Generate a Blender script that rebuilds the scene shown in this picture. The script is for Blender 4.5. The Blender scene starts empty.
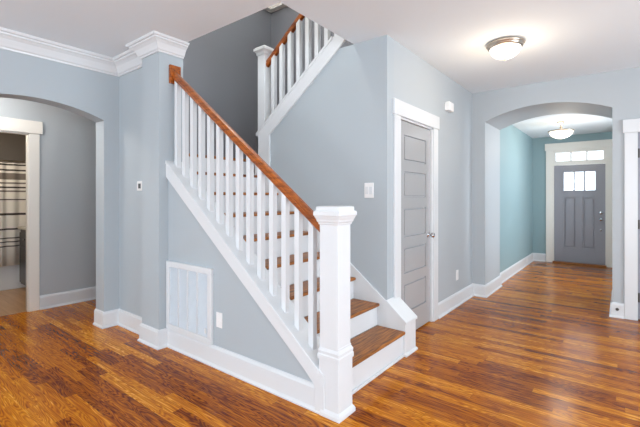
import bpy, bmesh, math, random
from mathutils import Vector, Matrix
random.seed(4)
sc = bpy.context.scene
COL = sc.collection
PI = math.pi

# ------------------------------------------------------------------ camera
cd = bpy.data.cameras.new('camera')
cam = bpy.data.objects.new('camera', cd)
COL.objects.link(cam)
cd.sensor_width = 36.0
cd.lens = 385.466 * 36.0 / 640.0
cd.shift_y = -16.5 / 640.0
cd.clip_start = 0.05
cam.location = (0.0, 0.0, 1.35)
cam.rotation_euler = (PI / 2, 0.0, math.radians(38.078))
sc.camera = cam

# ------------------------------------------------------------------ world, exposure
sc.view_settings.view_transform = 'Standard'
sc.view_settings.look = 'None'
sc.view_settings.gamma = 1.0
sc.view_settings.use_curve_mapping = False
sc.view_settings.exposure = 0.07
w = bpy.data.worlds.new('daylight')
sc.world = w
w.use_nodes = True
bg = w.node_tree.nodes['Background']
bg.inputs['Color'].default_value = (0.86, 0.93, 1.0, 1)
bg.inputs['Strength'].default_value = 3.0


def area(name, loc, rot, sx, sy, power, color):
    d = bpy.data.lights.new(name, 'AREA')
    d.shape = 'RECTANGLE'
    d.size, d.size_y = sx, sy
    d.energy = power
    d.color = color
    o = bpy.data.objects.new(name, d)
    COL.objects.link(o)
    o.location = loc
    o.rotation_euler = rot
    return o


DAY = (0.90, 0.96, 1.0)
# daylight entering through the windows behind and beside the viewer
area('daylight_back_window', (-2.4, -4.22, 1.45), (PI / 2 + 0.55, 0, 0), 2.3, 2.0, 135, DAY)
area('daylight_back_window', (1.3, -4.22, 1.45), (PI / 2 + 0.55, 0, 0), 2.3, 2.0, 135, DAY)
area('daylight_side_window', (3.42, -0.9, 1.45), (PI / 2 + 0.55, 0, PI / 2), 2.6, 2.0, 135, DAY)
area('daylight_side_window', (3.42, 3.0, 1.45), (PI / 2 + 0.55, 0, PI / 2), 2.6, 2.0, 135, DAY)
area('daylight_foyer_window', (1.22, 7.4, 1.5), (PI / 2, 0, PI / 2 + 0.25), 1.3, 1.6, 100, (0.96, 0.98, 1.0))


def point(name, loc, power, color, r=0.06):
    d = bpy.data.lights.new(name, 'POINT')
    d.energy = power
    d.color = color
    d.shadow_soft_size = r
    o = bpy.data.objects.new(name, d)
    COL.objects.link(o)
    o.location = loc
    return o


WARM = (1.0, 0.82, 0.62)


# ------------------------------------------------------------------ materials
def lin(r, g, b):
    def f(c):
        c /= 255.0
        return c / 12.92 if c <= 0.04045 else ((c + 0.055) / 1.055) ** 2.4
    return (f(r), f(g), f(b), 1.0)


class NT:
    def __init__(self, name):
        self.m = bpy.data.materials.new(name)
        self.m.use_nodes = True
        self.t = self.m.node_tree
        self.b = self.t.nodes['Principled BSDF']
        self.out = self.t.nodes['Material Output']

    def n(self, typ, **kw):
        x = self.t.nodes.new(typ)
        for k, v in kw.items():
            setattr(x, k, v)
        return x

    def l(self, a, b):
        self.t.links.new(a, b)

    def math(self, op, a, b=None, c=None):
        x = self.n('ShaderNodeMath', operation=op)
        for i, v in enumerate((a, b, c)):
            if v is None:
                continue
            if isinstance(v, (int, float)):
                x.inputs[i].default_value = v
            else:
                self.l(v, x.inputs[i])
        return x.outputs[0]


def paint(name, color, rough=0.5, bump=0.02, scale=180, metallic=0.0, var=0.02):
    k = NT(name)
    tc = k.n('ShaderNodeTexCoord')
    no = k.n('ShaderNodeTexNoise')
    no.inputs['Scale'].default_value = scale
    no.inputs['Detail'].default_value = 2
    k.l(tc.outputs['Object'], no.inputs['Vector'])
    mx = k.n('ShaderNodeMix', data_type='RGBA')
    mx.inputs[6].default_value = tuple(c * (1 - var) for c in color[:3]) + (1,)
    mx.inputs[7].default_value = tuple(min(1, c * (1 + var)) for c in color[:3]) + (1,)
    k.l(no.outputs['Fac'], mx.inputs[0])
    k.l(mx.outputs[2], k.b.inputs['Base Color'])
    k.b.inputs['Roughness'].default_value = rough
    k.b.inputs['Metallic'].default_value = metallic
    if bump:
        bp = k.n('ShaderNodeBump')
        bp.inputs['Strength'].default_value = bump
        bp.inputs['Distance'].default_value = 0.002
        k.l(no.outputs['Fac'], bp.inputs['Height'])
        k.l(bp.outputs['Normal'], k.b.inputs['Normal'])
    return k.m


def wood(name, c0, c1, rough=0.3, axis=0, scale=1.0, coat=0.3):
    k = NT(name)
    tc = k.n('ShaderNodeTexCoord')
    mp = k.n('ShaderNodeMapping')
    s = [28.0 * scale] * 3
    s[axis] = 2.0 * scale
    mp.inputs['Scale'].default_value = s
    k.l(tc.outputs['Object'], mp.inputs['Vector'])
    no = k.n('ShaderNodeTexNoise')
    no.inputs['Scale'].default_value = 1.6
    no.inputs['Detail'].default_value = 6
    no.inputs['Distortion'].default_value = 0.8
    k.l(mp.outputs[0], no.inputs['Vector'])
    cr = k.n('ShaderNodeValToRGB')
    cr.color_ramp.elements[0].position = 0.32
    cr.color_ramp.elements[0].color = c0
    cr.color_ramp.elements[1].position = 0.68
    cr.color_ramp.elements[1].color = c1
    k.l(no.outputs['Fac'], cr.inputs[0])
    k.l(cr.outputs[0], k.b.inputs['Base Color'])
    k.b.inputs['Roughness'].default_value = rough
    k.b.inputs['Coat Weight'].default_value = coat
    k.b.inputs['Coat Roughness'].default_value = 0.15
    return k.m


def floor_mat():
    k = NT('oak_strip_floor')
    W, L = 0.070, 1.05
    tc = k.n('ShaderNodeTexCoord')
    sp = k.n('ShaderNodeSeparateXYZ')
    k.l(tc.outputs['Object'], sp.inputs[0])
    x, y = sp.outputs[0], sp.outputs[1]
    yr = k.math('DIVIDE', y, W)
    row = k.math('FLOOR', yr)
    wn = k.n('ShaderNodeTexWhiteNoise', noise_dimensions='1D')
    k.l(row, wn.inputs['W'])
    lr = k.math('MULTIPLY_ADD', wn.outputs['Value'], 0.6, 0.75)
    xs = k.math('ADD', k.math('DIVIDE', k.math('DIVIDE', x, L), lr), k.math('MULTIPLY', wn.outputs['Value'], 37.0))
    colm = k.math('FLOOR', xs)
    cb = k.n('ShaderNodeCombineXYZ')
    k.l(row, cb.inputs[0])
    k.l(colm, cb.inputs[1])
    w2 = k.n('ShaderNodeTexWhiteNoise', noise_dimensions='2D')
    k.l(cb.outputs[0], w2.inputs['Vector'])
    rid = w2.outputs['Value']
    # grain
    gx = k.math('MULTIPLY_ADD', x, 3.0, k.math('MULTIPLY', rid, 91.0))
    gy = k.math('MULTIPLY', y, 70.0)
    gc = k.n('ShaderNodeCombineXYZ')
    k.l(gx, gc.inputs[0])
    k.l(gy, gc.inputs[1])
    k.l(k.math('MULTIPLY', rid, 40.0), gc.inputs[2])
    n1 = k.n('ShaderNodeTexNoise')
    n1.inputs['Scale'].default_value = 1.0
    n1.inputs['Detail'].default_value = 5
    n1.inputs['Roughness'].default_value = 0.65
    n1.inputs['Distortion'].default_value = 0.6
    k.l(gc.outputs[0], n1.inputs['Vector'])
    # cathedral figure : contour lines of a low frequency noise
    fc = k.n('ShaderNodeCombineXYZ')
    k.l(k.math('MULTIPLY_ADD', x, 1.6, k.math('MULTIPLY', rid, 57.0)), fc.inputs[0])
    k.l(k.math('MULTIPLY', y, 14.0), fc.inputs[1])
    k.l(k.math('MULTIPLY', rid, 23.0), fc.inputs[2])
    n2 = k.n('ShaderNodeTexNoise')
    n2.inputs['Scale'].default_value = 1.0
    n2.inputs['Detail'].default_value = 1.5
    k.l(fc.outputs[0], n2.inputs['Vector'])
    rings = k.math('POWER', k.math('ABSOLUTE', k.math('SINE', k.math('MULTIPLY', n2.outputs['Fac'], 62.0))), 3.0)
    cr = k.n('ShaderNodeValToRGB')
    els = cr.color_ramp.elements
    els[0].position = 0.0
    els[0].color = FLOOR_C[0]
    els[1].position = 1.0
    els[1].color = FLOOR_C[3]
    e = els.new(0.4)
    e.color = FLOOR_C[1]
    e = els.new(0.8)
    e.color = FLOOR_C[2]
    tone = k.math('ADD', k.math('MULTIPLY_ADD', rid, 0.56, 0.16),
                  k.math('SUBTRACT', k.math('MULTIPLY', n1.outputs['Fac'], 1.5), 0.62))
    tone = k.math('SUBTRACT', tone, k.math('MULTIPLY', rings, 0.34))
    k.l(tone, cr.inputs[0])
    # joints
    fy = k.math('FRACT', yr)
    dy = k.math('MINIMUM', fy, k.math('SUBTRACT', 1.0, fy))
    fx = k.math('FRACT', xs)
    dx = k.math('MULTIPLY', k.math('MINIMUM', fx, k.math('SUBTRACT', 1.0, fx)), L / W)
    dm = k.math('MINIMUM', dx, dy)
    seam = k.n('ShaderNodeMapRange')
    seam.inputs[1].default_value = 0.0
    seam.inputs[2].default_value = 0.022
    seam.inputs[3].default_value = 0.45
    seam.inputs[4].default_value = 1.0
    k.l(dm, seam.inputs[0])
    mx = k.n('ShaderNodeMix', data_type='RGBA', blend_type='MULTIPLY')
    mx.inputs[0].default_value = 1.0
    k.l(cr.outputs[0], mx.inputs[6])
    k.l(seam.outputs[0], mx.inputs[7])
    k.l(mx.outputs[2], k.b.inputs['Base Color'])
    k.b.inputs['Roughness'].default_value = 0.20
    k.b.inputs['Specular IOR Level'].default_value = 0.20
    bp = k.n('ShaderNodeBump')
    bp.inputs['Strength'].default_value = 0.12
    bp.inputs['Distance'].default_value = 0.002
    k.l(k.math('ADD', seam.outputs[0], k.math('MULTIPLY', n1.outputs['Fac'], 0.25)), bp.inputs['Height'])
    k.l(bp.outputs['Normal'], k.b.inputs['Normal'])
    return k.m


FLOOR_C = [(0.12, 0.019, 0.001, 1), (0.41, 0.104, 0.001, 1), (0.66, 0.235, 0.004, 1), (0.90, 0.44, 0.06, 1)]


def emit(name, color, strength):
    k = NT(name)
    k.b.inputs['Base Color'].default_value = (0.9, 0.88, 0.84, 1)
    k.b.inputs['Roughness'].default_value = 0.35
    k.b.inputs['Emission Color'].default_value = color
    k.b.inputs['Emission Strength'].default_value = strength
    return k.m


def glass_mat():
    k = NT('window_glass')
    tr = k.n('ShaderNodeBsdfTransparent')
    tr.inputs[0].default_value = (0.96, 0.98, 1, 1)
    gl = k.n('ShaderNodeBsdfGlossy')
    gl.inputs['Roughness'].default_value = 0.03
    fr = k.n('ShaderNodeFresnel')
    fr.inputs[0].default_value = 1.45
    ms = k.n('ShaderNodeMixShader')
    k.l(fr.outputs[0], ms.inputs[0])
    k.l(tr.outputs[0], ms.inputs[1])
    k.l(gl.outputs[0], ms.inputs[2])
    k.l(ms.outputs[0], k.out.inputs[0])
    return k.m


def curtain_mat():
    k = NT('striped_curtain')
    tc = k.n('ShaderNodeTexCoord')
    sp = k.n('ShaderNodeSeparateXYZ')
    k.l(tc.outputs['Object'], sp.inputs[0])
    cr = k.n('ShaderNodeValToRGB')
    cr.color_ramp.interpolation = 'CONSTANT'
    cream = lin(238, 233, 224)
    dk = lin(70, 62, 58)
    md = lin(128, 118, 110)
    stripes = [(0.690, 0.705, dk), (0.63, 0.645, dk), (0.745, 0.76, dk), (0.875, 0.895, dk), (1.085, 1.115, dk),
               (1.30, 1.318, dk), (1.42, 1.44, md), (1.475, 1.495, dk), (1.535, 1.555, md), (1.60, 1.69, md), (1.725, 1.75, dk),
               (1.80, 1.825, dk)]
    stripes.sort()
    z0, z1 = 0.0, 2.0
    els = cr.color_ramp.elements
    els[0].position = 0
    els[0].color = cream
    els.remove(els[1])
    for a, b, c in stripes:
        e = els.new((a - z0) / (z1 - z0))
        e.color = c
        e = els.new((b - z0) / (z1 - z0))
        e.color = cream
    k.l(k.math('DIVIDE', sp.outputs[2], 2.0), cr.inputs[0])
    k.l(cr.outputs[0], k.b.inputs['Base Color'])
    k.b.inputs['Roughness'].default_value = 0.9
    return k.m


M = {}
M['floor'] = floor_mat()
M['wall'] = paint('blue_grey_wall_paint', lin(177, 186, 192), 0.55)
M['stairwall'] = paint('shaded_stairwell_wall_paint', lin(126, 128, 135), 0.6)  # same blue-grey wall paint, stairwell shade put into the colour
M['hall'] = paint('warm_lit_hall_wall_paint', lin(180, 187, 192), 0.55)  # same wall paint again, tinted slightly for the warmer hall light
M['teal'] = paint('teal_foyer_paint', lin(142, 169, 175), 0.5)
M['taupe'] = paint('taupe_bathroom_paint', lin(140, 130, 120), 0.6)
M['ceiling'] = paint('white_ceiling_paint', lin(233, 241, 247), 0.8)
M['trim'] = paint('white_semigloss_trim', lin(221, 224, 227), 0.28, bump=0.004, scale=40, var=0.006)
M['trimwarm'] = paint('cream_white_trim', lin(236, 233, 226), 0.3, bump=0.004, scale=40, var=0.006)
M['door'] = paint('grey_satin_door_paint', lin(182, 183, 185), 0.14, bump=0.0, scale=60, metallic=0.12)
M['frontdoor'] = paint('charcoal_grey_door_paint', lin(146, 147, 156), 0.3, bump=0.01, scale=60)
M['oak'] = wood('oak_handrail', lin(112, 50, 10), lin(182, 98, 30), 0.28, 0)
M['tread'] = wood('oak_tread', lin(92, 48, 16), lin(186, 118, 52), 0.42, 1, 1.5, 0.0)
M['nickel'] = paint('brushed_nickel', lin(190, 178, 164), 0.3, bump=0.0, metallic=1.0)
M['chrome'] = paint('satin_chrome', lin(205, 206, 210), 0.18, bump=0.0, metallic=1.0)
M['dark'] = paint('dark_bronze_metal', lin(60, 52, 46), 0.45, bump=0.0)
M['plastic'] = paint('white_plastic', lin(240, 240, 240), 0.35, bump=0.0)
M['screen'] = paint('grey_display', lin(92, 96, 100), 0.2, bump=0.0)
M['louvre'] = paint('white_enamel_grille', lin(228, 234, 240), 0.4, bump=0.0)
M['filter'] = paint('pale_filter_fabric', lin(206, 216, 224), 0.9, bump=0.1)
M['glass'] = glass_mat()
M['bowl'] = emit('lit_frosted_glass', (1.0, 0.91, 0.78, 1), 1.5)
M['bowl2'] = emit('lit_frosted_glass_foyer', (1.0, 0.88, 0.72, 1), 1.5)
M['curtain'] = curtain_mat()
M['tub'] = paint('white_acrylic', lin(225, 226, 228), 0.2, bump=0.0)
M['vanity'] = wood('dark_vanity_wood', lin(30, 27, 26), lin(48, 43, 40), 0.4, 2)
M['stone'] = paint('cream_counter', lin(230, 222, 208), 0.25, bump=0.0, scale=30, var=0.05)
M['bathfloor'] = wood('tan_vinyl_floor', lin(176, 132, 88), lin(200, 156, 110), 0.4, 0, 0.5)
M['grout'] = paint('exterior_ground', lin(190, 190, 190), 0.9)


# ------------------------------------------------------------------ mesh helpers
class MB:
    def __init__(self):
        self.bm = bmesh.new()

    def box(self, x0, x1, y0, y1, z0, z1):
        v = [self.bm.verts.new(p) for p in ((x0, y0, z0), (x1, y0, z0), (x1, y1, z0), (x0, y1, z0),
                                            (x0, y0, z1), (x1, y0, z1), (x1, y1, z1), (x0, y1, z1))]
        for f in ((3, 2, 1, 0), (4, 5, 6, 7), (0, 1, 5, 4), (1, 2, 6, 5), (2, 3, 7, 6), (3, 0, 4, 7)):
            self.bm.faces.new([v[i] for i in f])
        return self

    def prism(self, pts, axis, a, b):
        """pts: outline in the two other axes (in x,y,z order), extruded along axis from a to b"""
        def P(p, t):
            if axis == 'x':
                return (t, p[0], p[1])
            if axis == 'y':
                return (p[0], t, p[1])
            return (p[0], p[1], t)
        A = [self.bm.verts.new(P(p, a)) for p in pts]
        B = [self.bm.verts.new(P(p, b)) for p in pts]
        n = len(pts)
        self.bm.faces.new(A)
        self.bm.faces.new(B[::-1])
        for i in range(n):
            j = (i + 1) % n
            self.bm.faces.new((A[j], A[i], B[i], B[j]))
        return self

    def sweep(self, path, prof, closed=True):
        """profile (offset to the right of the path, z) swept with mitred corners"""
        n = len(path)
        rings = []
        for i, p in enumerate(path):
            p = Vector(p)
            d0 = (p - Vector(path[i - 1])).normalized() if i > 0 else None
            d1 = (Vector(path[i + 1]) - p).normalized() if i < n - 1 else None
            if d0 is None:
                d0 = d1
            if d1 is None:
                d1 = d0
            n0 = Vector((d0.y, -d0.x))
            n1 = Vector((d1.y, -d1.x))
            m = (n0 + n1)
            m = m / (1 + n0.dot(n1))
            rings.append([self.bm.verts.new((p.x + m.x * o, p.y + m.y * o, z)) for o, z in prof])
        k = len(prof)
        for i in range(n - 1):
            for j in range(k):
                q = (j + 1) % k
                self.bm.faces.new((rings[i][j], rings[i][q], rings[i + 1][q], rings[i + 1][j]))
        self.bm.faces.new(rings[0][::-1])
        self.bm.faces.new(rings[-1])
        return self

    def lathe(self, prof, cx, cy, seg=32, axis='z', c0=0.0):
        """prof (r, h); axis z -> centre (cx,cy); axis x/y -> centre in the other two coords and height along axis"""
        rings = []
        for r, h in prof:
            ring = []
            for i in range(seg):
                a = 2 * PI * i / seg
                u, v = r * math.cos(a), r * math.sin(a)
                if axis == 'z':
                    ring.append(self.bm.verts.new((cx + u, cy + v, h)))
                elif axis == 'x':
                    ring.append(self.bm.verts.new((h, cx + u, cy + v)))
                else:
                    ring.append(self.bm.verts.new((cx + u, h, cy + v)))
            rings.append(ring)
        for a, b in zip(rings, rings[1:]):
            for i in range(seg):
                j = (i + 1) % seg
                self.bm.faces.new((a[i], a[j], b[j], b[i]))
        self.bm.faces.new(rings[0][::-1])
        self.bm.faces.new(rings[-1])
        return self

    def build(self, name, mat, parent=None, bevel=0.0, smooth=False, seg=2, origin=None):
        bmesh.ops.recalc_face_normals(self.bm, faces=self.bm.faces)
        me = bpy.data.meshes.new(name)
        self.bm.to_mesh(me)
        self.bm.free()
        me.materials.append(mat)
        o = bpy.data.objects.new(name, me)
        COL.objects.link(o)
        if parent is not None:
            o.parent = parent
            me.transform(Matrix.Translation(-Vector(parent_world(parent))))
        if smooth:
            for p in me.polygons:
                p.use_smooth = True
        if bevel:
            bv = o.modifiers.new('bevel', 'BEVEL')
            bv.width = bevel
            bv.segments = seg
            bv.limit_method = 'ANGLE'
            bv.angle_limit = math.radians(35)
        return o


def parent_world(p):
    v = Vector((0, 0, 0))
    while p is not None:
        v += Vector(p.location)
        p = p.parent
    return v


def tag(o, label, cat=None, group=None, kind=None):
    o['label'] = label
    if cat:
        o['category'] = cat
    if group:
        o['group'] = group
    if kind:
        o['kind'] = kind
    return o


def empty(name, loc, label, cat, group=None, kind=None):
    o = bpy.data.objects.new(name, None)
    o.empty_display_size = 0.1
    COL.objects.link(o)
    o.location = loc
    return tag(o, label, cat, group, kind)


def struct(name, mb, mat, label, cat, bevel=0.0):
    return tag(mb.build(name, mat, None, bevel), label, cat, None, 'structure')


def arc(u0, u1, zs, rise, n=28):
    """arch curve points from (u0,zs) to (u1,zs) rising by rise"""
    h = abs(u1 - u0) / 2
    R = (h * h + rise * rise) / (2 * rise)
    c = (u0 + u1) / 2
    zc = zs + rise - R
    a = math.asin(h / R)
    s = 1 if u1 > u0 else -1
    return [(c - s * R * math.sin(a - 2 * a * i / n), zc + R * math.cos(a - 2 * a * i / n)) for i in range(n + 1)]


CE = 2.772      # ceiling height
RISE, RUN = 0.1965, 0.2475
Z0 = 0.020      # extra height of the lowest riser
NX = -1.435    # nosing of the lowest tread
SL = RISE / RUN

# ------------------------------------------------------------------ floor and ceilings
struct('floor', MB().box(-5.53, 3.35, -4.15, 9.4, -0.12, 0.0), M['floor'],
       'glossy orange oak strip floor running through the whole hall', 'floor')
struct('floor_bathroom', MB().box(-7.9, -5.53, 0.0, 2.5, -0.12, 0.001), M['bathfloor'],
       'tan bathroom floor behind the left doorway', 'floor')
struct('ceiling', MB().prism([(-4.35, -4.15), (3.35, -4.15), (3.35, 6.3), (-1.965, 6.3), (-1.965, 2.035), (-4.35, 2.035)], 'z', CE, 3.15),
       M['ceiling'], 'white flat ceiling with a square-cut stairwell opening', 'ceiling')
struct('ceiling_foyer', MB().box(-1.8, 1.25, 6.27, 9.4, 2.60, 2.75), M['ceiling'],
       'white foyer ceiling beyond the arch', 'ceiling')
struct('ceiling_left_hall', MB().box(-5.56, -4.35, -4.15, 3.0, CE, 2.9), M['ceiling'],
       'white ceiling of the side hall behind the left arch', 'ceiling')
struct('ceiling_bathroom', MB().box(-7.9, -5.56, 0.0, 2.5, 2.5, 2.62), M['ceiling'],
       'bathroom ceiling above the shower curtain', 'ceiling')
struct('ceiling_stairwell', MB().box(-4.4, -1.6, 1.9, 4.4, 5.3, 5.4), M['ceiling'],
       'ceiling at the top of the stairwell', 'ceiling')

# ------------------------------------------------------------------ walls
AY0, AY1 = 0.55, 1.757        # left arch
pts = [(-4.15, 0), (AY0, 0)] + arc(AY0, AY1, 2.14, 0.118) + [(AY1, 0), (2.05, 0), (2.05, CE), (-4.15, CE)]
struct('wall_left', MB().prism(pts, 'x', -4.405, -4.21), M['wall'],
       'blue-grey left wall with a wide arched opening to the side hall', 'wall')
struct('wall_left_return', MB().box(-4.21, -3.55, 1.91, 2.05, 0, CE), M['wall'],
       'narrow blue-grey wall carrying the thermostat beside the column', 'wall')
struct('wall_column', MB().box(-3.55, -3.25, 1.82, 2.06, 0, CE), M['wall'],
       'blue-grey square column under a crown capital at the stair rail', 'column')
# wall under the lower flight


def low_cap(x):     # top of the near stringer cap
    return 0.376 + 0.798 * (-1.614 - x)


pts = [(-3.25, 0), (-1.50, 0), (-1.50, low_cap(-1.50) - 0.05), (-3.25, low_cap(-3.25) - 0.05)]
struct('wall_under_stair', MB().prism(pts, 'y', 1.91, 2.05), M['wall'],
       'triangular blue-grey wall below the sloping stair stringer', 'wall')


def up_top(x):      # top edge of the upper stringer
    return 2.565 + 0.78 * (x + 2.635)


pts = [(-3.24, 0), (-1.62, 0), (-1.62, CE), (-2.42, CE), (-2.50, up_top(-2.50) - 0.03), (-3.24, up_top(-3.24) - 0.03)]
struct('wall_stair_middle', MB().prism(pts, 'y', 3.02, 3.15), M['wall'],
       'blue-grey wall with a light switch below the upper stair flight', 'wall')
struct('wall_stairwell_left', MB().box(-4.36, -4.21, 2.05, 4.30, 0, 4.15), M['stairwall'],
       'stairwell end wall above the landing, shade painted into its blue-grey', 'wall')
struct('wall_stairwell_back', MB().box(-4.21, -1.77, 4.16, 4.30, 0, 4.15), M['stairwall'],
       'stairwell back wall behind the upper balusters, its colour darkened for shade', 'wall')
mb = MB().box(-4.36, -4.3, 1.9, 4.36, 4.15, 5.3).box(-4.36, -1.6, 4.24, 4.36, 4.15, 5.3)
mb.box(-4.36, -1.6, 1.915, 2.035, 3.15, 5.3).box(-1.965, -1.84, 2.035, 4.3, 3.15, 5.3)
struct('wall_stairwell_upper', mb, M['ceiling'], 'pale upper storey walls around the stairwell', 'wall')

DY0, DY1, DH = 3.255, 4.045, 2.095     # closet door opening
pts = [(3.15, 0), (DY0, 0), (DY0, DH), (DY1, DH), (DY1, 0), (5.46, 0), (5.46, CE), (3.15, CE)]
struct('wall_hall_left', MB().prism(pts, 'x', -1.77, -1.62), M['hall'],
       'pale grey hall wall around the grey closet door', 'wall')
AX0, AX1 = -1.455, -0.085
RX0, RX1, RH = 0.136, 0.98, 2.06       # right-hand door opening
pts = ([(-1.77, 0), (AX0, 0)] + arc(AX0, AX1, 2.36, 0.147) +
       [(AX1, 0), (RX0, 0), (RX0, RH), (RX1, RH), (RX1, 0), (3.35, 0), (3.35, CE), (-1.77, CE)])
struct('wall_hall_end', MB().prism(pts, 'y', 5.46, 6.27), M['hall'],
       'pale grey end wall with the deep arch into the foyer', 'wall')
struct('wall_foyer_left', MB().box(-1.65, -1.50, 6.27, 9.4, 0, 2.62), M['teal'],
       'teal left wall of the foyer', 'wall')
FX0, FX1, FZ = -1.128, -0.232, 2.28
pts = [(-1.50, 0), (FX0, 0), (FX0, FZ), (FX1, FZ), (FX1, 0), (1.15, 0), (1.15, 2.62), (-1.50, 2.62)]
struct('wall_foyer_back', MB().prism(pts, 'y', 9.25, 9.40), M['teal'],
       'teal foyer wall around the front door', 'wall')
mb = MB().box(1.0, 1.15, 6.27, 6.75, 0, 2.62).box(1.0, 1.15, 8.05, 9.25, 0, 2.62)
mb.box(1.0, 1.15, 6.75, 8.05, 0, 0.7).box(1.0, 1.15, 6.75, 8.05, 2.3, 2.62)
struct('wall_foyer_right', mb, M['teal'], 'teal right wall of the foyer with a window', 'wall')


def wall_openings(name, axis, a, b, u0, u1, z1, ops, mat, label):
    mb = MB()

    def bx(p, q, r, s):
        if axis == 'y':
            mb.box(p, q, a, b, r, s)
        else:
            mb.box(a, b, p, q, r, s)
    u = u0
    for (p, q, r, s) in ops:
        bx(u, p, 0, z1)
        bx(p, q, 0, r)
        bx(p, q, s, z1)
        u = q
    bx(u, u1, 0, z1)
    return struct(name, mb, mat, label, 'wall')


wall_openings('wall_back', 'y', -4.15, -4.0, -4.21, 3.35, CE, [(-3.55, -1.25, 0.45, 2.45), (0.15, 2.45, 0.45, 2.45)],
              M['hall'], 'pale grey wall with two wide windows behind the viewer')
wall_openings('wall_right', 'x', 3.20, 3.35, -4.0, 5.46, CE, [(-2.2, 0.4, 0.45, 2.45), (1.7, 4.3, 0.45, 2.45)],
              M['hall'], 'pale grey wall with two wide windows on the right')
# side hall behind the left arch
BY0, BY1, BH = 0.62, 1.455, 2.10
pts = [(-4.15, 0), (BY0, 0), (BY0, BH), (BY1, BH), (BY1, 0), (3.0, 0), (3.0, CE), (-4.15, CE)]
struct('wall_side_hall', MB().prism(pts, 'x', -5.56, -5.50), M['hall'],
       'grey side hall wall around the bathroom doorway', 'wall')
struct('wall_side_hall_end', MB().box(-5.5, -4.36, 2.85, 3.0, 0, CE), M['hall'], 'grey end wall of the side hall', 'wall')
struct('wall_side_hall_near', MB().box(-5.5, -4.405, -4.15, -4.0, 0, CE), M['hall'], 'grey near end wall of the side hall', 'wall')
struct('wall_bathroom_back', MB().box(-7.9, -7.75, 0.15, 2.5, 0, 2.5), M['taupe'], 'taupe bathroom wall behind the bathtub', 'wall')
struct('wall_bathroom_right', MB().box(-7.75, -5.56, 2.27, 2.4, 0, 2.5), M['taupe'], 'taupe bathroom wall behind the vanity', 'wall')
struct('wall_bathroom_left', MB().box(-7.75, -5.56, 0.02, 0.15, 0, 2.5), M['taupe'], 'taupe bathroom wall left of the bathtub', 'wall')

# ------------------------------------------------------------------ crown and baseboards
cp = [(0, -0.128), (0.014, -0.128), (0.017, -0.116), (0.030, -0.108), (0.040, -0.090), (0.060, -0.058), (0.084, -0.040),
      (0.098, -0.034), (0.100, -0.022), (0.118, -0.018), (0.126, -0.004), (0.126, 0.0), (0, 0.0)]
prof = [(o * 0.95, CE + z * 1.13) for o, z in cp]
struct('trim_1', MB().sweep([(-4.21, -4.0), (-4.21, 1.91), (-3.55, 1.91)], prof), M['trim'],
       'white crown moulding along the top of the left wall', 'crown moulding')
prof = [(o * 0.84, CE + z * 0.98) for o, z in cp]
struct('trim_2', MB().sweep([(-3.55, 1.91), (-3.55, 1.82), (-3.25, 1.82), (-3.25, 2.06)], prof), M['trim'],
       'white crown capital wrapping the top of the square column', 'crown moulding')
bp_ = [(0, 0), (0.030, 0), (0.030, 0.010), (0.018, 0.026), (0.018, 0.142), (0.010, 0.160), (0, 0.165)]


def base(name, path, label, mat='trim'):
    return struct(name, MB().sweep(path, bp_), M[mat], label, 'baseboard')


base('baseboard_left', [(-4.405, AY1), (-4.21, AY1), (-4.21, 1.91), (-3.55, 1.91), (-3.55, 1.82), (-3.25, 1.82), (-3.25, 1.91), (-1.47, 1.91)],
     'white baseboard stepping round the column and under the stair wall')
base('baseboard_left_near', [(-4.21, -4.0), (-4.21, AY0), (-4.405, AY0)], 'white baseboard on the near side of the left arch')
base('baseboard_side_hall', [(-5.5, BY1 + 0.107), (-5.5, 2.85)], 'white baseboard in the side hall beside the bathroom doorway')
base('baseboard_hall', [(-1.62, DY1 + 0.125), (-1.62, 5.46), (AX0, 5.46), (AX0, 6.27), (-1.50, 6.27), (-1.50, 9.25), (FX0 - 0.125, 9.25)],
     'white baseboard from the closet door through the arch to the front door')
base('baseboard_right', [(AX1, 6.27), (AX1, 5.46), (0.02, 5.46)], 'white baseboard on the right pier of the foyer arch')
base('baseboard_right_far', [(RX1 + 0.12, 5.46), (3.2, 5.46), (3.2, -4.0), (-4.0, -4.0)], 'white baseboard round the rest of the big room')

# stairwell ledge trim at the upper storey
mb = MB().box(-4.24, -4.12, 2.0, 4.2, 4.15, 4.30).box(-4.12, -1.9, 4.07, 4.19, 4.15, 4.30)
o = struct('trim_3', mb, M['trimwarm'], 'cream ledge trim topping the stairwell walls', 'ledge')
mb = MB().box(-4.12, -4.095, 2.0, 4.07, 4.20, 4.235).box(-4.12, -1.9, 4.045, 4.07, 4.20, 4.235)
tag(mb.build('wood_strip', M['oak'], o), 'golden wood strip')


# ------------------------------------------------------------------ doors
def casing_x(root, x, y0, y1, h, mat, head=0.14, wd=0.12, over=0.02, zb=0.0, y0b=None):
    """flat casing on a wall facing +X"""
    MB().box(x, x + 0.02, y0 - wd, y0, zb, h).build('casing', mat, root, 0.003)
    MB().box(x, x + 0.02, y1, y1 + wd, zb, h).build('casing', mat, root, 0.003)
    MB().box(x, x + 0.028, y0 - wd - over, y1 + wd + over, h, h + head).build('header', mat, root, 0.003)


def casing_y(root, y, x0, x1, h, mat, head=0.14, wd=0.12, over=0.02):
    """flat casing on a wall facing -Y"""
    MB().box(x0 - wd, x0, y - 0.02, y, 0, h).build('casing', mat, root, 0.003)
    MB().box(x1, x1 + wd, y - 0.02, y, 0, h).build('casing', mat, root, 0.003)
    MB().box(x0 - wd - over, x1 + wd + over, y - 0.028, y, h, h + head).build('header', mat, root, 0.003)


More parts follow.
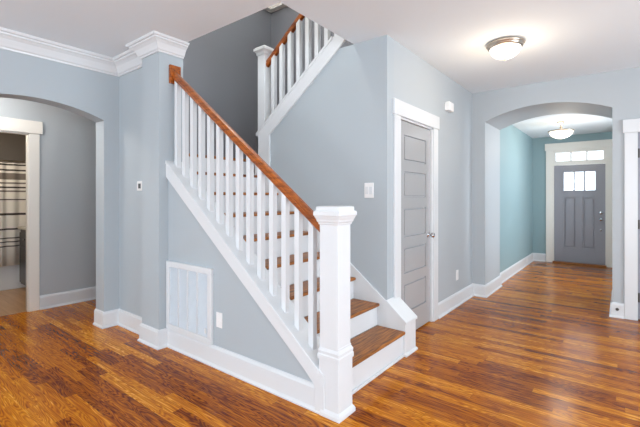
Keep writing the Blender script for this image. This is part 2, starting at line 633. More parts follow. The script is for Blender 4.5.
# closet door, five panels, recessed in its jamb
d1 = empty('door_1', (-1.62, (DY0 + DY1) / 2, 0), 'grey five-panel closet door in a white casing under the stairs', 'door', None, 'structure')
casing_x(d1, -1.62, DY0, DY1, DH, M['trim'])
mb = MB().box(-1.77, -1.618, DY0, DY0 + 0.018, 0, DH).box(-1.77, -1.618, DY1 - 0.018, DY1, 0, DH)
mb.box(-1.77, -1.618, DY0, DY1, DH - 0.018, DH)
mb.build('jamb', M['trim'], d1)


def panel_door_x(root, xf, y0, y1, z0, z1, panels, mat, stile=0.115):
    """door slab facing +X; front face at xf, recessed panels"""
    mb = MB()
    mb.box(xf - 0.040, xf - 0.018, y0, y1, z0, z1)
    mb.box(xf - 0.018, xf, y0, y0 + stile, z0, z1).box(xf - 0.018, xf, y1 - stile, y1, z0, z1)
    edges = [z0] + [v for p in panels for v in p] + [z1]
    for i in range(0, len(edges), 2):
        mb.box(xf - 0.018, xf, y0 + stile, y1 - stile, edges[i], edges[i + 1])
    slab = mb.build('slab', mat, root)
    for a, b in panels:
        p = MB()
        q0, q1 = y0 + stile, y1 - stile
        # ogee frame and raised field
        def ring(i0, o0, i1, o1):
            A = [(q0 + i0, a + i0), (q1 - i0, a + i0), (q1 - i0, b - i0), (q0 + i0, b - i0)]
            B = [(q0 + i1, a + i1), (q1 - i1, a + i1), (q1 - i1, b - i1), (q0 + i1, b - i1)]
            va = [p.bm.verts.new((xf + o0, y, z)) for y, z in A]
            vb = [p.bm.verts.new((xf + o1, y, z)) for y, z in B]
            for i in range(4):
                j = (i + 1) % 4
                p.bm.faces.new((va[i], va[j], vb[j], vb[i]))
            return vb
        ring(0.0, -0.001, 0.001, -0.0175)
        ring(0.001, -0.0175, 0.017, -0.0175)
        v = ring(0.017, -0.0175, 0.020, -0.001)
        p.bm.faces.new(v)
        p.build('panel', mat, root)
    return slab


pz = [(0.235, 0.515), (0.615, 0.865), (0.965, 1.245), (1.345, 1.595), (1.695, 1.945)]
s = panel_door_x(d1, -1.636, DY0 + 0.020, DY1 - 0.020, 0.012, DH - 0.022, pz, M['door'])
for z in (0.25, 1.05, 1.88):
    h = MB().lathe([(0.008, z - 0.045), (0.008, z + 0.045)], -1.630, DY0 + 0.020, 10).build('hinge', M['nickel'], d1)
kb = MB().lathe([(0.030, -1.637), (0.030, -1.629), (0.012, -1.625), (0.011, -1.605), (0.024, -1.593), (0.028, -1.579), (0.024, -1.567), (0.006, -1.563)],
                DY1 - 0.085, 0.945, 20, 'x').build('knob', M['chrome'], d1, 0, True)

# front door with transom
d2 = empty('door_2', ((FX0 + FX1) / 2, 9.25, 0), 'charcoal grey front door with a three-pane light and transom window', 'door', None, 'structure')
casing_y(d2, 9.25, FX0, FX1, FZ + 0.03, M['trimwarm'], 0.145, 0.12, 0.02)
TB, TT = 2.085, 2.255
mb = MB().box(FX0, FX1, 9.235, 9.36, 2.0, TB).box(FX0, FX1, 9.235, 9.36, TT, FZ + 0.03)
mb.box(FX0, FX0 + 0.05, 9.235, 9.36, TB, TT).box(FX1 - 0.05, FX1, 9.235, 9.36, TB, TT)
tx0, tx1 = FX0 + 0.05, FX1 - 0.05
tw = (tx1 - tx0) / 3
for i in (1, 2):
    mb.box(tx0 + tw * i - 0.014, tx0 + tw * i + 0.014, 9.24, 9.34, TB, TT)
mb.build('transom_frame', M['trimwarm'], d2, 0.002)
for i in range(3):
    MB().box(tx0 + tw * i + (0.014 if i else 0), tx0 + tw * (i + 1) - (0.014 if i < 2 else 0), 9.30, 9.306, TB, TT).build('transom_pane', M['glass'], d2)
mb = MB().box(FX0, FX0 + 0.02, 9.25, 9.38, 0, 2.0).box(FX1 - 0.02, FX1, 9.25, 9.38, 0, 2.0)
mb.build('jamb', M['trimwarm'], d2)
sx0, sx1, sy = FX0 + 0.02, FX1 - 0.02, 9.285
lx0, lx1, lz0, lz1 = sx0 + 0.172, sx1 - 0.160, 1.485, 1.855
mb = MB()
mb.box(sx0, lx0, sy, sy + 0.045, 0.03, 1.995).box(lx1, sx1, sy, sy + 0.045, 0.03, 1.995)
mb.box(lx0, lx1, sy, sy + 0.045, lz1, 1.995).box(lx0, lx1, sy, sy + 0.045, 1.345, lz0)
cxm = (lx0 + lx1) / 2
mb.box(lx0, lx1, sy, sy + 0.045, 0.03, 0.325)
mb.box(cxm - 0.055, cxm + 0.055, sy, sy + 0.045, 0.325, 1.345)
mb.box(lx0, lx1, sy + 0.026, sy + 0.045, 0.325, 1.345)
# muntins and light frame
mb.box(lx0 - 0.025, lx1 + 0.025, sy - 0.012, sy + 0.01, lz0 - 0.03, lz0).box(lx0 - 0.025, lx1 + 0.025, sy - 0.012, sy + 0.01, lz1, lz1 + 0.03)
mb.box(lx0 - 0.025, lx0, sy - 0.012, sy + 0.01, lz0, lz1).box(lx1, lx1 + 0.025, sy - 0.012, sy + 0.01, lz0, lz1)
lw = (lx1 - lx0) / 3
for i in (1, 2):
    mb.box(lx0 + lw * i - 0.012, lx0 + lw * i + 0.012, sy - 0.006, sy + 0.04, lz0, lz1)
mb.build('slab', M['frontdoor'], d2, 0.002)
for q0, q1 in ((lx0, cxm - 0.055), (cxm + 0.055, lx1)):
    p = MB()
    p.prism([(q0 + 0.028, 0.353), (q1 - 0.028, 0.353), (q1 - 0.028, 1.317), (q0 + 0.028, 1.317)], 'y', sy + 0.006, sy + 0.027)
    p.build('panel', M['frontdoor'], d2, 0.010, seg=2)
for i in range(3):
    MB().box(lx0 + lw * i + (0.012 if i else 0), lx0 + lw * (i + 1) - (0.012 if i < 2 else 0), sy + 0.018, sy + 0.024, lz0, lz1).build('window_pane', M['glass'], d2)
kx = sx1 - 0.07
MB().lathe([(0.032, sy), (0.032, sy - 0.012), (0.012, sy - 0.02), (0.012, sy - 0.04), (0.026, sy - 0.05), (0.030, sy - 0.065), (0.024, sy - 0.078), (0.004, sy - 0.082)],
           kx, 0.915, 18, 'y').build('knob', M['chrome'], d2, 0, True)
MB().lathe([(0.033, sy), (0.033, sy - 0.014), (0.026, sy - 0.022), (0.010, sy - 0.024)], kx, 1.04, 18, 'y').build('deadbolt', M['chrome'], d2, 0, True)
MB().lathe([(0.020, sy), (0.020, sy - 0.010), (0.008, sy - 0.014)], kx, 0.70, 14, 'y').build('lock_plate', M['chrome'], d2, 0, True)
MB().box(FX0, FX1, 9.20, 9.40, 0.0, 0.03).build('threshold', M['tread'], d2, 0.004)

# door at the right edge of the frame
d3 = empty('door_3', ((RX0 + RX1) / 2, 5.46, 0), 'dark grey door in a white casing at the right edge', 'door', None, 'structure')
casing_y(d3, 5.46, RX0, RX1, RH, M['trim'], 0.145, 0.115, 0.015)
mb = MB().box(RX0, RX1, 5.475, 5.51, 0.01, RH)
for a, b in ((0.2, 0.95), (1.10, 1.90)):
    for p, q in ((RX0 + 0.11, (RX0 + RX1) / 2 - 0.05), ((RX0 + RX1) / 2 + 0.05, RX1 - 0.11)):
        mb.box(p, q, 5.470, 5.476, a, b)
mb.build('slab', M['frontdoor'], d3, 0.004)
for z in (0.25, 1.05, 1.83):
    MB().lathe([(0.009, z - 0.05), (0.009, z + 0.05)], RX0 + 0.008, 5.468, 10).build('hinge', M['dark'], d3)
MB().lathe([(0.03, 5.475), (0.03, 5.465), (0.011, 5.455), (0.011, 5.43), (0.028, 5.415), (0.022, 5.395), (0.004, 5.392)], RX1 - 0.07, 0.93, 18, 'y').build('knob', M['nickel'], d3, 0, True)

# bathroom doorway casing
d4 = empty('door_4', (-5.5, (BY0 + BY1) / 2, 0), 'white cased bathroom doorway seen through the left arch', 'doorway', None, 'structure')
casing_x(d4, -5.5, BY0, BY1, BH, M['trimwarm'], 0.15, 0.105, 0.03)
mb = MB().box(-5.56, -5.498, BY0, BY0 + 0.01, 0, BH).box(-5.56, -5.498, BY1 - 0.01, BY1, 0, BH).box(-5.56, -5.498, BY0, BY1, BH - 0.018, BH)
mb.build('jamb', M['trimwarm'], d4)


# windows behind the viewer (light sources of the room)
def window(idx, axis, a, b, u0, u1, z0, z1, label):
    o = empty('window_%d' % idx, ((a + b) / 2, (u0 + u1) / 2, z0) if axis == 'x' else ((u0 + u1) / 2, (a + b) / 2, z0), label, 'window', None, 'structure')
    mb = MB()

    def bx(m, p, q, r, s, e=0.0):
        if axis == 'y':
            m.box(p, q, a + e, b - e, r, s)
        else:
            m.box(a + e, b - e, p, q, r, s)
    f = 0.06
    bx(mb, u0, u0 + f, z0, z1)
    bx(mb, u1 - f, u1, z0, z1)
    bx(mb, u0 + f, u1 - f, z0, z0 + f)
    bx(mb, u0 + f, u1 - f, z1 - f, z1)
    um = (u0 + u1) / 2
    bx(mb, um - 0.03, um + 0.03, z0 + f, z1 - f, 0.02)
    mb.build('window_frame', M['trim'], o)
    for p, q in ((u0 + f, um - 0.03), (um + 0.03, u1 - f)):
        g = MB()
        bx(g, p, q, z0 + f, z1 - f, 0.07)
        g.build('window_pane', M['glass'], o)
    return o


window(1, 'y', -4.15, -4.0, -3.55, -1.25, 0.45, 2.45, 'white framed window on the left of the wall behind the viewer')
window(2, 'y', -4.15, -4.0, 0.15, 2.45, 0.45, 2.45, 'white framed window on the right of the wall behind the viewer')
window(3, 'x', 3.20, 3.35, -2.2, 0.4, 0.45, 2.45, 'white framed window in the right wall nearest the viewer')
window(4, 'x', 3.20, 3.35, 1.7, 4.3, 0.45, 2.45, 'white framed window in the right wall nearest the foyer')
window(5, 'x', 1.0, 1.15, 6.75, 8.05, 0.7, 2.3, 'white framed window in the foyer right wall')

# ------------------------------------------------------------------ lower staircase
st = empty('staircase', (-1.45, 2.53, 0), 'lower oak-tread stair flight rising left between newel post and grey wall', 'staircase')
TY0, TY1 = 2.05, 3.005
NR = 9
for i in range(NR - 1):
    xn = NX - i * RUN
    z = Z0 + RISE * (i + 1)
    y0, y1 = TY0, TY1
    MB().box(xn - RUN - 0.026, xn, y0, y1, z - 0.028, z).build('tread', M['tread'], st, 0.011, seg=3)
for i in range(NR):
    xr = NX - 0.026 - i * RUN
    MB().box(xr - 0.018, xr, TY0, TY1, RISE * i + (Z0 if i else 0), Z0 + RISE * (i + 1) - 0.028).build('riser', M['trim'], st)
xl = NX - (NR - 1) * RUN
LZ = Z0 + RISE * NR
MB().box(-4.21, xl, TY0, 4.16, LZ - 0.03, LZ).build('landing', M['tread'], st, 0.008)
MB().box(-4.21, xl - 0.05, TY0, 4.16, LZ - 0.2, LZ - 0.03).build('landing_frame', M['trim'], st)
MB().box(NX - 0.026, NX - 0.010, TY0 + 0.02, 3.0, 0, 0.022).build('shoe_moulding', M['trim'], st, 0.005)


# near stringer: sloping face board, vertical end board and cap
def slope_board(x0, x1, f0, f1, ya, yb, name, mat, par, bevel=0.003):
    """parallelogram board between heights f0(x) and f1(x)"""
    return MB().prism([(x0, f0(x0)), (x1, f0(x1)), (x1, f1(x1)), (x0, f1(x0))], 'y', ya, yb).build(name, mat, par, bevel)


def low_bot(x):
    return 0.250 + 0.785 * (-1.614 - x)


xe = -1.447
pts = [(-3.25, low_bot(-3.25)), (-1.60, low_bot(-1.60)), (-1.52, 0.165), (-1.52, 0.0), (xe, 0.0), (xe, low_cap(xe)), (-1.49, low_cap(-1.49) - 0.001), (-1.49, low_cap(-1.49) - 0.03), (-3.25, low_cap(-3.25) - 0.03)]
sg = MB().prism(pts, 'y', 1.884, 1.91).build('stringer', M['trim'], st, 0.002)
o = MB().prism([(-3.25, low_cap(-3.25) - 0.03), (-1.49, low_cap(-1.49) - 0.03), (-1.49, low_cap(-1.49)), (-3.25, low_cap(-3.25))], 'y', 1.878, 2.075)
o.build('stringer_cap', M['trim'], sg, 0.004)
o = MB().prism([(-3.41, low_bot(-3.41) - 0.3), (-1.50, 0.0), (-1.47, 0.0), (-1.47, low_cap(-1.47) - 0.03), (-3.41, low_cap(-3.41) - 0.03)], 'y', 2.05, 2.062)
o.build('inner_skirt', M['trim'], st)


# skirt board on the far wall
def sk(x):
    return 0.446 + 0.785 * (-1.63 - x)


pts = [(-3.30, sk(-3.30) - 0.45), (-1.93, 0.0), (-1.615, 0.0), (-1.615, sk(-1.615)), (-3.30, sk(-3.30))]
MB().prism(pts, 'y', 3.004, 3.02).build('skirt_board', M['trim'], st, 0.003)
# curb block ending the far side of the flight
pts = [(-1.615, 0), (-1.440, 0), (-1.440, 0.275), (-1.622, 0.437), (-1.622, 0.165)]
cb = MB().prism([(-1.597, 0), (-1.440, 0), (-1.440, 0.285), (-1.597, 0.418)], 'y', 3.125, 3.215).prism([(-1.619, 0), (-1.440, 0), (-1.440, 0.285), (-1.619, 0.436)], 'y', 3.0, 3.125).build('curb', M['trim'], st, 0.003)
o = MB().prism([(-1.617, 0.434), (-1.426, 0.273), (-1.426, 0.292), (-1.617, 0.453)], 'y', 2.994, 3.223)
o.build('curb_cap', M['trim'], cb, 0.003)
MB().sweep([(-1.44, 3.0), (-1.44, 3.215), (-1.598, 3.215)], [(0, 0), (0.014, 0), (0.014, 0.012), (0.006, 0.022), (0, 0.024)]).build('shoe_moulding', M['trim'], cb)

# ------------------------------------------------------------------ lower railing
rl = empty('stair_railing', (-1.418, 1.965, 0), 'long white baluster railing with oak handrail descending to the big newel post', 'railing')
nx0, nx1, ny0, ny1 = -1.489, -1.347, 1.896, 2.032
nw = MB().box(nx0, nx1, ny0, ny1, 0.30, 1.19).build('newel_post', M['trim'], rl, 0.004)


def taper(prof, x0, x1, y0, y1):
    """square-plan moulding: prof = (outset, z)"""
    mb = MB()
    rings = []
    for o, z in prof:
        rings.append([mb.bm.verts.new(p) for p in ((x0 - o, y0 - o, z), (x1 + o, y0 - o, z), (x1 + o, y1 + o, z), (x0 - o, y1 + o, z))])
    for a, b in zip(rings, rings[1:]):
        for i in range(4):
            j = (i + 1) % 4
            mb.bm.faces.new((a[i], a[j], b[j], b[i]))
    mb.bm.faces.new(rings[0][::-1])
    mb.bm.faces.new(rings[-1])
    return mb


taper([(0.001, 1.178), (0.005, 1.180), (0.007, 1.192), (0.013, 1.198), (0.015, 1.210), (0.021, 1.222), (0.025, 1.234), (0.029, 1.236),
       (0.029, 1.258), (0.026, 1.262), (0.017, 1.266), (0.016, 1.290), (0.003, 1.294)], nx0, nx1, ny0, ny1).build('newel_cap', M['trim'], nw, 0.002)
bx0, bx1, by0, by1 = -1.492, -1.339, 1.891, 2.042
MB().box(bx0, bx1, by0, by1, 0.0, 0.36).build('newel_plinth', M['trim'], nw, 0.003)
taper([(0.006, 0.345), (0.006, 0.372), (0.002, 0.380), (0.004, 0.398), (-0.002, 0.410), (-0.006, 0.418), (-0.006, 0.428), (-0.010, 0.432)], bx0, bx1, by0, by1).build('newel_band', M['trim'], nw, 0.001)
taper([(0.014, 0.0), (0.014, 0.020), (0.008, 0.034), (0.0, 0.044)], bx0 + 0.03, bx1, by0, by1).build('newel_shoe', M['trim'], nw, 0.001)


def rail_top(x):
    return 1.236 + 0.766 * (-1.576 - x)


RC = 1.968
# handrail: shaped section swept along the slope
def handrail(name, xa, xb, top, yc, par, wd=0.062, ht=0.062, mat='oak'):
    sec = [(-0.30, -1.0), (-0.42, -0.86), (-0.50, -0.55), (-0.38, -0.42), (-0.44, -0.25), (-0.36, -0.08), (-0.15, 0.0), (0.15, 0.0), (0.36, -0.08),
           (0.44, -0.25), (0.38, -0.42), (0.50, -0.55), (0.42, -0.86), (0.30, -1.0)]
    mb = MB()
    ht_v = ht * math.sqrt(1 + 0.783 ** 2)
    A = [mb.bm.verts.new((xa, yc + u * wd, top(xa) + v * ht_v)) for u, v in sec]
    B = [mb.bm.verts.new((xb, yc + u * wd, top(xb) + v * ht_v)) for u, v in sec]
    n = len(sec)
    for i in range(n):
        j = (i + 1) % n
        mb.bm.faces.new((A[i], A[j], B[j], B[i]))
    mb.bm.faces.new(A[::-1])
    mb.bm.faces.new(B)
    return mb.build(name, M[mat], par, 0.002)


hr = handrail('handrail', nx0, -3.226, rail_top, RC, rl)
MB().box(-3.25, -3.226, RC - 0.055, RC + 0.055, rail_top(-3.24) - 0.125, rail_top(-3.24) + 0.045).build('mounting_plate', M['oak'], hr, 0.004)


def balusters(par, xs, yc, bot, top, wd, slope, mat):
    """identical square balusters cut to the slope at both ends; copies share the mesh"""
    h = wd / 2
    x = xs[0]
    mb = MB()
    s = slope
    v = []
    for z in (bot(x), top(x)):
        v.append([mb.bm.verts.new((x + a * h, yc + b * h, z + s * a * h)) for a, b in ((-1, -1), (1, -1), (1, 1), (-1, 1))])
    a, b = v
    for i in range(4):
        j = (i + 1) % 4
        mb.bm.faces.new((a[i], a[j], b[j], b[i]))
    mb.bm.faces.new(a[::-1])
    mb.bm.faces.new(b)
    first = mb.build('baluster', mat, par, 0.0015, seg=1)
    for x2 in xs[1:]:
        c = first.copy()
        COL.objects.link(c)
        c.parent = par
        c.location = (x2 - x, 0, bot(x2) - bot(x))


NB = 14
bx_first, bx_last = -3.190, -1.604
xs = [bx_first + (bx_last - bx_first) * i / (NB - 1) for i in range(NB)]
balusters(rl, xs, RC, lambda x: low_cap(x) - 0.002, lambda x: rail_top(x) - 0.030, 0.042, -0.785, M['trim'])

# ------------------------------------------------------------------ upper staircase and railing
us = empty('staircase', (-3.2, 3.65, LZ), 'upper stair flight rising right behind the grey wall to the next floor', 'staircase')
UX = -3.25
for i in range(5):
    xr = UX + i * RUN
    z = LZ + RISE * (i + 1)
    MB().box(xr - 0.026, xr + RUN, 3.15, 4.155, z - 0.028, z).build('tread', M['tread'], us, 0.010)
    MB().box(xr, xr + 0.018, 3.15, 4.155, z - RISE, z - 0.028).build('riser', M['trim'], us)
# sloping stringer with its vertical end board


def up_bot(x):
    return 2.522 + 0.78 * (x + 2.447)


xq0, xq1 = -3.268, -3.062
pts = [(xq0, 1.60), (xq1, 1.60), (xq1, up_bot(xq1)), (-2.16, up_bot(-2.16)), (-1.975, 2.90), (-2.19, 2.895), (xq0, up_top(xq0))]
us_s = MB().prism(pts, 'y', 3.0, 3.02).build('stringer', M['trim'], us, 0.003)
pts = [(xq0 - 0.006, up_top(xq0) - 0.028), (-2.20, up_top(-2.20) - 0.028), (-2.20, up_top(-2.20)), (xq0 - 0.006, up_top(xq0))]
MB().prism(pts, 'y', 2.992, 3.17).build('stringer_cap', M['trim'], us_s, 0.003)
MB().box(xq0, -3.24, 3.0, 3.17, LZ, up_top(xq0) - 0.03).build('end_board', M['trim'], us_s, 0.003)
# light moulding strip on the inner edge of end board
MB().box(xq1 - 0.012, xq1, 2.994, 3.0, 1.60, up_bot(xq1) - 0.005).build('edge_bead', M['trim'], us_s)

ur = empty('stair_railing', (-3.225, 3.09, LZ), 'upper white baluster railing with oak handrail climbing into the ceiling opening', 'railing')
ux0, ux1, uy0, uy1 = -3.275, -3.165, 3.025, 3.135
un = MB().box(ux0, ux1, uy0, uy1, up_top(-3.2) - 0.1, 2.985).build('newel_post', M['trim'], ur, 0.004)
taper([(0.001, 2.955), (0.010, 2.965), (0.012, 2.985), (0.026, 3.005), (0.034, 3.008), (0.034, 3.035), (0.026, 3.04), (0.012, 3.055), (-0.03, 3.075)],
      ux0, ux1, uy0, uy1).build('newel_cap', M['trim'], un, 0.002)


def urail(x):
    return 2.93 + 0.78 * (x + 3.126)


UC = 3.075
handrail('handrail', ux1, -1.95, urail, UC, ur, 0.056, 0.062)
xs = [-3.06 + 0.124 * i for i in range(9)]
balusters(ur, xs, UC, lambda x: up_top(x) - 0.002, lambda x: urail(x) - 0.066, 0.048, 0.78, M['trim'])


# ------------------------------------------------------------------ return air grille
g = empty('return_air_grille', (-2.92, 1.91, 0.166), 'large white return air grille low on the wall below the stair', 'vent')
gx0, gx1, gz0, gz1 = -3.243, -2.580, 0.166, 0.775
f = 0.05
mb = MB().box(gx0, gx1, 1.882, 1.91, gz0, gz0 + f).box(gx0, gx1, 1.882, 1.91, gz1 - f, gz1)
mb.box(gx0, gx0 + f, 1.882, 1.91, gz0 + f, gz1 - f).box(gx1 - f, gx1, 1.882, 1.91, gz0 + f, gz1 - f)
mb.build('frame', M['trim'], g, 0.004)
iw = (gx1 - gx0 - 2 * f) / 4
for i in (1, 2, 3):
    xx = gx0 + f + iw * i
    MB().box(xx - 0.006, xx + 0.006, 1.884, 1.900, gz0 + f, gz1 - f).build('divider', M['trim'], g)
mb = MB()
n = 34
for i in range(n):
    z = gz0 + f + (gz1 - gz0 - 2 * f) * (i + 0.5) / n
    mb.prism([(1.889, z - 0.006), (1.902, z + 0.002), (1.902, z + 0.004), (1.889, z - 0.004)], 'x', gx0 + f, gx1 - f)
mb.build('louvres', M['louvre'], g)
MB().box(gx0 + f, gx1 - f, 1.904, 1.91, gz0 + f, gz1 - f).build('filter', M['filter'], g)
MB().box(gx1 - f - 0.03, gx1 - f - 0.018, 1.878, 1.890, gz0 + f + 0.03, gz0 + f + 0.07).build('latch', M['plastic'], g)


# ------------------------------------------------------------------ wall devices
def outlet(root, put):
    put(0.035, 0.057, 0.0, 0.006).build('cover_plate', M['plastic'], root, 0.002)


def outlet_y(x, z, label):
    r = empty('wall_outlet', (x, 1.91, z), label, 'outlet')
    MB().box(x - 0.037, x + 0.037, 1.903, 1.91, z - 0.06, z + 0.06).build('cover_plate', M['plastic'], r, 0.003)
    for dz in (-0.027, 0.027):
        MB().box(x - 0.017, x + 0.017, 1.900, 1.904, z + dz - 0.015, z + dz + 0.015).build('socket', M['plastic'], r, 0.003)
    return r


outlet_y(-2.504, 0.378, 'white wall outlet beside the return air grille')
x, y, z = -1.62, 4.838, 0.378
r = empty('wall_outlet', (x, y, z), 'white wall outlet above the baseboard right of the closet door', 'outlet')
MB().box(x, x + 0.007, y - 0.04, y + 0.04, z - 0.062, z + 0.062).build('cover_plate', M['plastic'], r, 0.003)
for dz in (-0.027, 0.027):
    MB().box(x + 0.006, x + 0.010, y - 0.017, y + 0.017, z + dz - 0.015, z + dz + 0.015).build('socket', M['plastic'], r, 0.003)

x, z = -1.80, 1.41
r = empty('light_switch', (x, 3.02, z), 'white double light switch on the grey wall left of the closet door', 'switch')
MB().box(x - 0.048, x + 0.048, 3.013, 3.02, z - 0.068, z + 0.068).build('cover_plate', M['plastic'], r, 0.003)
for dx in (-0.021, 0.021):
    MB().box(x + dx - 0.016, x + dx + 0.016, 3.009, 3.014, z - 0.034, z + 0.034).build('rocker', M['trim'], r, 0.002)

x, z = -3.735, 1.458
r = empty('thermostat', (x, 1.91, z), 'small white thermostat on the narrow wall left of the column', 'thermostat')
MB().box(x - 0.055, x + 0.055, 1.888, 1.91, z - 0.047, z + 0.047).build('body', M['plastic'], r, 0.006)
MB().box(x - 0.022, x + 0.026, 1.8865, 1.889, z - 0.024, z + 0.024).build('display', M['screen'], r)

y, z = 4.49, 2.405
r = empty('door_chime', (-1.62, y, z), 'white box on the hall wall high to the right of the closet door', 'wall box')
MB().box(-1.62, -1.565, y - 0.078, y + 0.078, z - 0.05, z + 0.05).build('body', M['plastic'], r, 0.006)
MB().box(-1.566, -1.561, y - 0.06, y + 0.06, z - 0.035, z + 0.035).build('cover', M['plastic'], r, 0.003)

o = MB().lathe([(0.016, 5.442), (0.016, 5.436), (0.006, 5.434), (0.006, 5.43)], -0.042, 0.095, 14, 'y').build('cable_plug', M['dark'], None)
tag(o, 'tiny dark fitting on the baseboard of the right arch pier', 'plug')
o = MB().box(-1.482, -1.476, 8.44, 8.56, 0.06, 0.13).build('baseboard_outlet', M['plastic'], None, 0.002)
tag(o, 'white outlet plate on the baseboard of the teal foyer wall', 'outlet')

r = empty('floor_register', (-1.27, 8.80, 0), 'small dark floor vent near the front door corner', 'floor vent')
mb = MB().box(-1.36, -1.18, 8.74, 8.755, 0, 0.006).box(-1.36, -1.18, 8.845, 8.86, 0, 0.006).box(-1.36, -1.345, 8.755, 8.845, 0, 0.006).box(-1.195, -1.18, 8.755, 8.845, 0, 0.006)
mb.build('frame', M['dark'], r)
mb = MB()
for i in range(7):
    xx = -1.335 + i * 0.0215
    mb.box(xx, xx + 0.008, 8.755, 8.845, 0.0, 0.004)
mb.build('slats', M['dark'], r)

# ------------------------------------------------------------------ ceiling lights
lx, ly = -0.848, 3.85
r = empty('ceiling_light', (lx, ly, CE), 'round flush ceiling light with nickel rim in the hall', 'ceiling light')
MB().lathe([(0.100, CE), (0.145, CE), (0.160, CE - 0.010), (0.163, CE - 0.022), (0.154, CE - 0.030), (0.149, CE - 0.036), (0.149, CE - 0.046), (0.134, CE - 0.054), (0.10, CE - 0.054)],
           lx, ly, 48).build('rim', M['nickel'], r, 0, True)
pr = [(0.133 * math.cos(a), CE - 0.048 - 0.100 * math.sin(a)) for a in [i * PI / 2 / 10 for i in range(10)]] + [(0.004, CE - 0.148)]
MB().lathe(pr, lx, ly, 48).build('glass_bowl', M['bowl'], r, 0, True)
MB().lathe([(0.004, CE - 0.146), (0.013, CE - 0.150), (0.011, CE - 0.160), (0.003, CE - 0.166)], lx, ly, 14).build('finial', M['nickel'], r, 0, True)
point('hall_lamp', (lx, ly, CE - 0.36), 9, WARM, 0.14)

fx, fy, FC = -0.795, 7.49, 2.60
r = empty('ceiling_light', (fx, fy, FC), 'semi-flush bowl ceiling light hanging before the front door', 'ceiling light')
MB().lathe([(0.004, FC), (0.055, FC), (0.060, FC - 0.012), (0.040, FC - 0.026), (0.012, FC - 0.032), (0.010, FC - 0.05)], fx, fy, 28).build('canopy', M['nickel'], r, 0, True)
MB().lathe([(0.010, FC - 0.045), (0.010, FC - 0.085), (0.022, FC - 0.095), (0.022, FC - 0.108), (0.010, FC - 0.115), (0.010, FC - 0.14)], fx, fy, 16).build('stem', M['nickel'], r, 0, True)
zb = FC - 0.150
MB().lathe([(0.010, zb + 0.02), (0.06, zb + 0.012), (0.175, zb + 0.004), (0.190, zb), (0.190, zb - 0.012), (0.176, zb - 0.018), (0.15, zb - 0.018)], fx, fy, 40).build('rim', M['nickel'], r, 0, True)
pr = [(0.172 * math.cos(a), zb - 0.016 - 0.115 * math.sin(a)) for a in [i * PI / 2 / 10 for i in range(10)]] + [(0.004, zb - 0.131)]
MB().lathe(pr, fx, fy, 40).build('glass_bowl', M['bowl2'], r, 0, True)
MB().lathe([(0.004, zb - 0.129), (0.012, zb - 0.135), (0.003, zb - 0.147)], fx, fy, 12).build('finial', M['nickel'], r, 0, True)
point('foyer_lamp', (fx, fy, zb - 0.25), 10, (1.0, 0.9, 0.78), 0.17)
point('foyer_lamp_upper', (fx, fy, FC - 0.10), 4.5, WARM, 0.05)

# side hall, bathroom and upstairs lamps (out of view)
r = empty('ceiling_light', (-4.95, 0.7, CE), 'round frosted flush light on the side hall ceiling', 'ceiling light')
MB().lathe([(0.10, CE), (0.15, CE), (0.15, CE - 0.03), (0.10, CE - 0.03)], -4.95, 0.7, 32).build('rim', M['nickel'], r, 0, True)
pr = [(0.14 * math.cos(a), CE - 0.03 - 0.06 * math.sin(a)) for a in [i * PI / 2 / 8 for i in range(8)]] + [(0.004, CE - 0.09)]
MB().lathe(pr, -4.95, 0.7, 32).build('glass_bowl', M['bowl'], r, 0, True)
point('side_hall_lamp', (-4.95, 0.7, CE - 0.2), 30, (1.0, 0.93, 0.86), 0.1)
point('bathroom_lamp', (-6.3, 1.0, 2.2), 15, (1.0, 0.84, 0.66), 0.1)
point('upstairs_lamp', (-2.7, 2.35, 4.5), 44, (1.0, 0.92, 0.82), 0.12)

# ------------------------------------------------------------------ bathroom
tb = empty('bathtub', (-7.34, 1.2, 0), 'white bathtub behind the striped shower curtain', 'bathtub')
mb = MB().box(-7.05, -7.01, 0.152, 2.268, 0, 0.40).box(-7.749, -7.70, 0.152, 2.268, 0, 0.40)
mb.box(-7.70, -7.05, 0.152, 0.20, 0, 0.40).box(-7.70, -7.05, 2.22, 2.268, 0, 0.40).box(-7.70, -7.05, 0.20, 2.22, 0, 0.1)
mb.build('shell', M['tub'], tb, 0.015)
MB().box(-7.07, -6.995, 0.152, 2.268, 0.40, 0.43).build('rim', M['tub'], tb, 0.012)
o = MB().lathe([(0.012, 0.15), (0.012, 2.27)], -6.97, 1.87, 14, 'y')
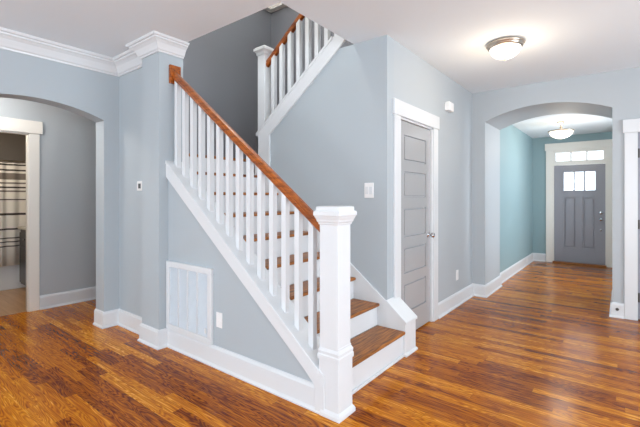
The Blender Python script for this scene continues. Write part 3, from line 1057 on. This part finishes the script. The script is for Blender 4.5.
# lathe on the y axis: centre is (x, z)
rod = tag(o.build('curtain_rod', M['nickel'], None, 0, True), 'straight metal shower rod above the bathtub', 'curtain rod')
sc_ = empty('shower_curtain', (-6.96, 1.2, 0.40), 'cream shower curtain with dark horizontal stripes over the bathtub', 'shower curtain')
mb = MB()
rows = []
for z in (0.36, 0.8, 1.3, 1.845):
    row = []
    for i in range(181):
        y = 0.35 + 1.70 * i / 180
        row.append(mb.bm.verts.new((-6.955 + 0.022 * math.sin(y * 46 + 0.8 * math.sin(y * 9)) + 0.006 * math.sin(y * 17 + z), y, z)))
    rows.append(row)
for a, b in zip(rows, rows[1:]):
    for i in range(180):
        mb.bm.faces.new((a[i], a[i + 1], b[i + 1], b[i]))
me_o = mb.build('cloth', M['curtain'], None, 0, True)
sd = me_o.modifiers.new('thickness', 'SOLIDIFY')
sd.thickness = 0.003
me_o.parent = sc_
me_o.matrix_parent_inverse = Matrix.Translation(-Vector(sc_.location))
for i in range(10):
    y = 0.42 + i * 0.175
    mb = MB()
    rr, tr = 0.020, 0.0025
    ring = []
    for a in range(14):
        t = 2 * PI * a / 14
        c = Vector((-6.97 + rr * math.cos(t), y, 1.862 + rr * math.sin(t)))
        ring.append([mb.bm.verts.new(c + Vector((tr * math.cos(q) * math.cos(t), tr * math.sin(q), tr * math.cos(q) * math.sin(t)))) for q in (0, PI / 2, PI, 1.5 * PI)])
    for a in range(14):
        A, B = ring[a], ring[(a + 1) % 14]
        for q in range(4):
            mb.bm.faces.new((A[q], A[(q + 1) % 4], B[(q + 1) % 4], B[q]))
    mb.build('ring', M['chrome'], sc_, 0, True)

vn = empty('vanity', (-6.35, 1.98, 0), 'dark wood bathroom vanity with a cream counter beside the doorway', 'vanity')
MB().box(-6.90, -5.80, 1.73, 2.268, 0.09, 0.885).build('cabinet', M['vanity'], vn, 0.003)
MB().box(-6.86, -5.84, 1.80, 2.268, 0.0, 0.09).build('plinth', M['vanity'], vn)
MB().box(-6.925, -5.77, 1.70, 2.268, 0.885, 0.925).build('countertop', M['stone'], vn, 0.006)
for p, q in ((-6.88, -6.36), (-6.34, -5.82)):
    dr = MB().box(p, q, 1.712, 1.73, 0.66, 0.84).build('drawer', M['vanity'], vn, 0.004)
    MB().lathe([(0.006, 1.712), (0.006, 1.70), (0.014, 1.693), (0.010, 1.686)], (p + q) / 2, 0.75, 12, 'y').build('knob', M['chrome'], dr, 0, True)
    dr = MB().box(p, q, 1.712, 1.73, 0.12, 0.64).build('door', M['vanity'], vn, 0.004)
    MB().lathe([(0.006, 1.712), (0.006, 1.70), (0.014, 1.693), (0.010, 1.686)], q - 0.04, 0.58, 12, 'y').build('knob', M['chrome'], dr, 0, True)

# ground outside the windows and front door
struct('ground', MB().box(-14, 14, -14, 18, -0.40, -0.13), M['grout'], 'pale ground outside the house', 'ground')
